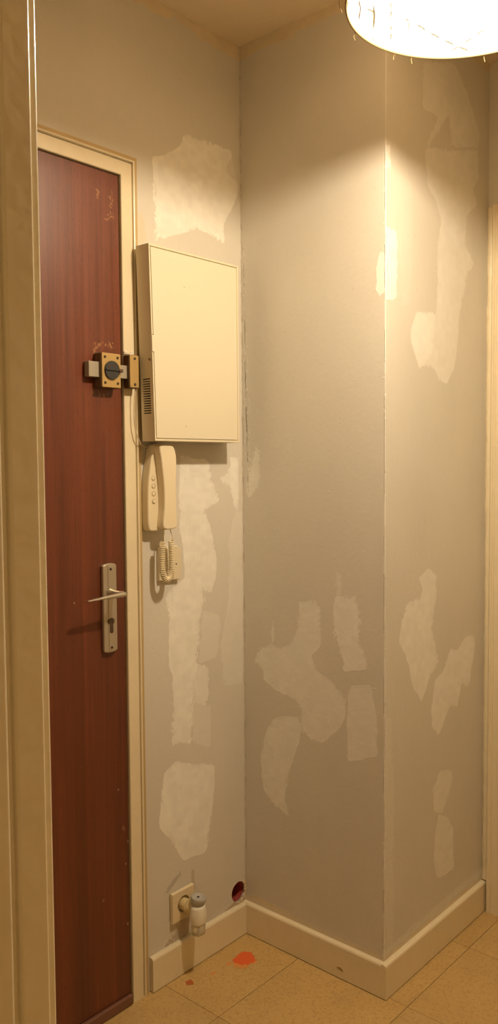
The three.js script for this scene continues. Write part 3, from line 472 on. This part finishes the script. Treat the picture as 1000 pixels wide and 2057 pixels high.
// ---------------------------------------------------------------- wall socket and plug-in air freshener
{
  const so = thing('wall_socket', [0, 0.15, 0], 'square cream wall socket just above the skirting board', 'socket');
  const m = mat(0.76, 0.64, 0.42, 0.5);
  const ring = smoothPts(Array.from({ length: 24 }, (_, i) => [-0.262 + 0.0215 * Math.cos(i / 24 * Math.PI * 2), 0.041 + 0.0215 * Math.sin(i / 24 * Math.PI * 2)]), 40);
  const s = new THREE.Shape([[-0.303, 0], [-0.223, 0], [-0.223, 0.08], [-0.303, 0.08]].map(q => new THREE.Vector2(...q))); s.holes.push(new THREE.Path(ring.slice().reverse().map(q => new THREE.Vector2(...q))));
  const plt = mesh('face_plate', new THREE.ExtrudeGeometry(s, { depth: 0.008, bevelEnabled: true, bevelSize: 0.0015, bevelThickness: 0.0015, bevelSegments: 2, bevelOffset: -0.0015 }).translate(0, 0, 0.003), m, so);
  plt.rotation.z = 0; mesh('socket_well', zcyl(0.0212, 0.0212, 0.0005, 0.004, -0.262, 0.041), mat(0.6, 0.48, 0.3, 0.6), plt);
  const fx = -0.2545, fz = 0.058, fr = thing('air_freshener', [fx, 0.122, fz], 'white plug-in air freshener with grey ring top and clear refill, in the wall socket', 'air freshener');
  const white = mat(0.80, 0.74, 0.60, 0.45), grey = mat(0.42, 0.40, 0.35, 0.5);
  const bodyG = lathe([[0, 0.030], [0.0195, 0.030], [0.0215, 0.034], [0.0225, 0.05], [0.0215, 0.062], [0.0195, 0.072], [0.018, 0.080], [0, 0.080]], 32); bodyG.scale(1.05, 1, 0.95);
  const bd = mesh('diffuser_body', bodyG, white, fr);
  mesh('plug', merge([zcyl(0.015, 0.0165, -fz + 0.0045, -0.028, -0.0075, 0.069), zcyl(0.0165, 0.012, -0.028, -0.01, -0.0075 + 0.003, 0.066)]), mat(0.66, 0.53, 0.28, 0.5), bd);
  const cap = lathe([[0, 0.006], [0.004, 0.006], [0.0045, 0.003], [0.0125, 0.003], [0.014, 0.0075], [0.0175, 0.009], [0.0205, 0.007], [0.0205, 0.001], [0.0185, -0.010], [0.012, -0.018], [0, -0.018]], 32); cap.rotateZ(-0.12); cap.rotateX(0.10); cap.translate(0, 0.0935, 0);
  mesh('grey_top', cap, grey, fr).userData.label = 'grey ring-shaped vent top';
  mesh('vent_hole', lathe([[0, 0], [0.0032, 0], [0.0032, 0.002], [0, 0.002]], 12).translate(0.0005, 0.0990, 0), slotDark, fr);
  const bot = lathe([[0, 0.0], [0.014, 0.0], [0.018, 0.003], [0.019, 0.010], [0.019, 0.026], [0.015, 0.031], [0, 0.031]], 28); bot.scale(1.05, 1, 0.95);
  mesh('refill_bottle', bot, new THREE.MeshPhysicalMaterial({ color: rgb(0.97, 0.90, 0.70), roughness: 0.25, transmission: 0.6, thickness: 0.02, ior: 1.45, attenuationColor: rgb(0.9, 0.7, 0.35), attenuationDistance: 0.12 }), fr).userData.label = 'clear refill bottle with yellowish liquid';
  mesh('wick', new THREE.CylinderGeometry(0.003, 0.003, 0.022, 10).translate(0, 0.017, 0), mat(0.3, 0.2, 0.09, 0.9), fr);
}
// ---------------------------------------------------------------- dried red splashes on the floor
{
  const red = new THREE.MeshStandardMaterial({ color: rgb(0.72, 0.12, 0.025), roughness: 0.55 }), pale = new THREE.MeshStandardMaterial({ color: rgb(0.66, 0.28, 0.07), roughness: 0.6 });
  const blob = (cx, cz, rx, rz, sd, n = 64, k = 0.75) => outline(Array.from({ length: n }, (_, i) => { const a = i / n * Math.PI * 2, r = 1 + k * (fbm(Math.cos(a) * 2.1 + 9, Math.sin(a) * 2.1 + 9, sd, 3) - 0.5) + 0.25 * (noise(Math.cos(a) * 7, Math.sin(a) * 7, sd + 5) - 0.5); return [cx + Math.cos(a) * rx * r, -cz + Math.sin(a) * rz * r]; }), 0.0007, 0).rotateX(-Math.PI / 2);
  const s = thing('paint_splash', [0, 0, 0], 'orange-red paint splash on the floor tile near the inner corner', 'splash', { group: 'red paint splashes on the floor' });
  mesh('splash_centre', blob(-0.108, 0.090, 0.030, 0.026, 971), red, s);
  mesh('splash_edge', merge([blob(-0.135, 0.098, 0.020, 0.022, 981).translate(0, -0.0003, 0), blob(-0.105, 0.118, 0.013, 0.010, 983).translate(0, -0.0003, 0), blob(-0.155, 0.075, 0.008, 0.006, 985).translate(0, -0.0003, 0), blob(-0.215, 0.072, 0.009, 0.004, 986, 30).translate(0, -0.0003, 0)]), pale, s);
  const d = thing('paint_splash_001', [0, 0, 0], 'small brown-red paint spot on the floor beside the skirting board', 'splash', { group: 'red paint splashes on the floor' });
  mesh('splash_centre', blob(-0.283, 0.052, 0.010, 0.012, 991), new THREE.MeshStandardMaterial({ color: rgb(0.42, 0.11, 0.03), roughness: 0.6 }), d);
}
// ---------------------------------------------------------------- pendant lamp
{
  const L = thing('pendant_lamp', [LAMP.x, LAMP.y, LAMP.z], 'glowing white drum pendant lamp with stitched threads at the top right', 'lamp');
  const R = LAMP.r, H = LAMP.h;
  const paper = new THREE.MeshPhysicalMaterial({ color: rgb(0.88, 0.72, 0.50), roughness: 1, side: THREE.DoubleSide });
  const sh = mesh('lamp_shade', new THREE.CylinderGeometry(R, R, H, 96, 1, true).translate(0, H / 2, 0), paper, L); sh.userData.label = 'off-white drum shade with dark stitched threads';
  const straw = mat(0.26, 0.17, 0.07, 0.8), dark = mat(0.012, 0.007, 0.004, 0.9);
  for (const y of [0, H]) mesh('hoop', new THREE.TorusGeometry(R, 0.0022, 8, 96).rotateX(Math.PI / 2).translate(0, y, 0), straw, sh);
  const at = (deg, y, r) => [r * Math.cos(deg * DEG), y, r * Math.sin(deg * DEG)];
  const stitch = (a0, y0, a1, y1, n, rad) => { const pts = []; for (let i = 0; i <= n * 2; i++) { const t = i / (n * 2), a = a0 + (a1 - a0) * t, y = y0 + (y1 - y0) * t; pts.push(at(a, y, R - 0.0006 + 0.0022 * Math.sin(i * Math.PI / 2 + 0.3))); } return tube(pts, rad, n * 8, 5); };
  for (let k = 0; k < 4; k++) {
    const o = k * 90;
    for (const [a, rad, n] of [[-97.1, 0.0011, 7], [-83.8, 0.0014, 6], [-71.2, 0.0008, 9]]) mesh('thread', stitch(a + o, 0.006, a + 1.2 * (rnd() - 0.5) + o, H - 0.006, n, rad), dark, sh);
    mesh('thread', stitch(-58 + o, 0.067, -27.7 + o, 0.011, 8, 0.0008), dark, sh);
    mesh('thread', stitch(-17 + o, 0.052, -39.5 + o, 0.007, 7, 0.0007), dark, sh);
    mesh('thread', merge([stitch(-64 + o, 0.066, -60 + o, 0.068, 2, 0.0007), stitch(-60 + o, 0.068, -60 + o, 0.046, 3, 0.0007)]), dark, sh);
    mesh('thread', stitch(-92 + o, 0.058, -84 + o, 0.060, 2, 0.0008), dark, sh);
  }
  for (const [a, y, l, c] of [[-126, 0.02, 0.03, 0.012], [-122, 0.045, 0.025, -0.01], [-129, 0.06, 0.04, 0.015], [-100, 0, 0.014, 0.006], [-68, -0.001, 0.012, -0.005], [-58, 0, 0.014, 0.004], [-20, 0, 0.014, 0.006], [40, 0, 0.015, 0.005], [120, 0, 0.014, -0.006]])
    mesh('fibre', tube([at(a, y, R), at(a + c * 40, y - l * 0.4, R + Math.abs(c)), at(a + c * 120, y - l, R + Math.abs(c) * 0.6)], 0.0006, 12, 5), straw, sh);
  // fitting: ceiling cup, cord, socket, spider wires, bulb
  const bx = BULB.x - LAMP.x, bz = BULB.z - LAMP.z, by = BULB.y - LAMP.y, top = CEIL - LAMP.y;
  mesh('ceiling_cup', lathe([[0, 0], [0.02, 0], [0.045, -0.0] , [0.045, 0.03], [0, 0.03]].map(([r, y]) => [r, y])).translate(bx, top - 0.03, bz), mat(0.75, 0.66, 0.5, 0.5), L);
  mesh('lamp_cord', tube([[bx, top - 0.02, bz], [bx, top - 0.06, bz], [bx, by + 0.11, bz]], 0.003, 8), mat(0.7, 0.62, 0.48, 0.6), L);
  const sock = mesh('bulb_socket', lathe([[0, 0.115], [0.008, 0.115], [0.016, 0.105], [0.018, 0.062], [0.013, 0.06], [0, 0.06]]).translate(bx, by, bz), mat(0.6, 0.52, 0.4, 0.5), L);
  for (const a of [20, 140, 260]) mesh('spider_wire', tube([[bx, by + 0.11, bz], [(bx + R * Math.cos(a * DEG)) / 2, by + 0.135, (bz + R * Math.sin(a * DEG)) / 2], at(a, H, R)], 0.0014, 12, 5), mat(0.5, 0.44, 0.35, 0.5), sock);
  const bulb = mesh('light_bulb', lathe([[0, -0.030], [0.012, -0.0275], [0.022, -0.020], [0.0285, -0.008], [0.030, 0.004], [0.027, 0.018], [0.020, 0.034], [0.014, 0.047], [0.0128, 0.062], [0, 0.062]]).translate(bx, by, bz), new THREE.MeshStandardMaterial({ color: rgb(0.9, 0.88, 0.8), emissive: rgb(1, 0.82, 0.55), emissiveIntensity: 8, roughness: 0.6 }), L);
  bulb.castShadow = false; bulb.userData.label = 'frosted glowing bulb';
}
renderer.render(scene, camera);
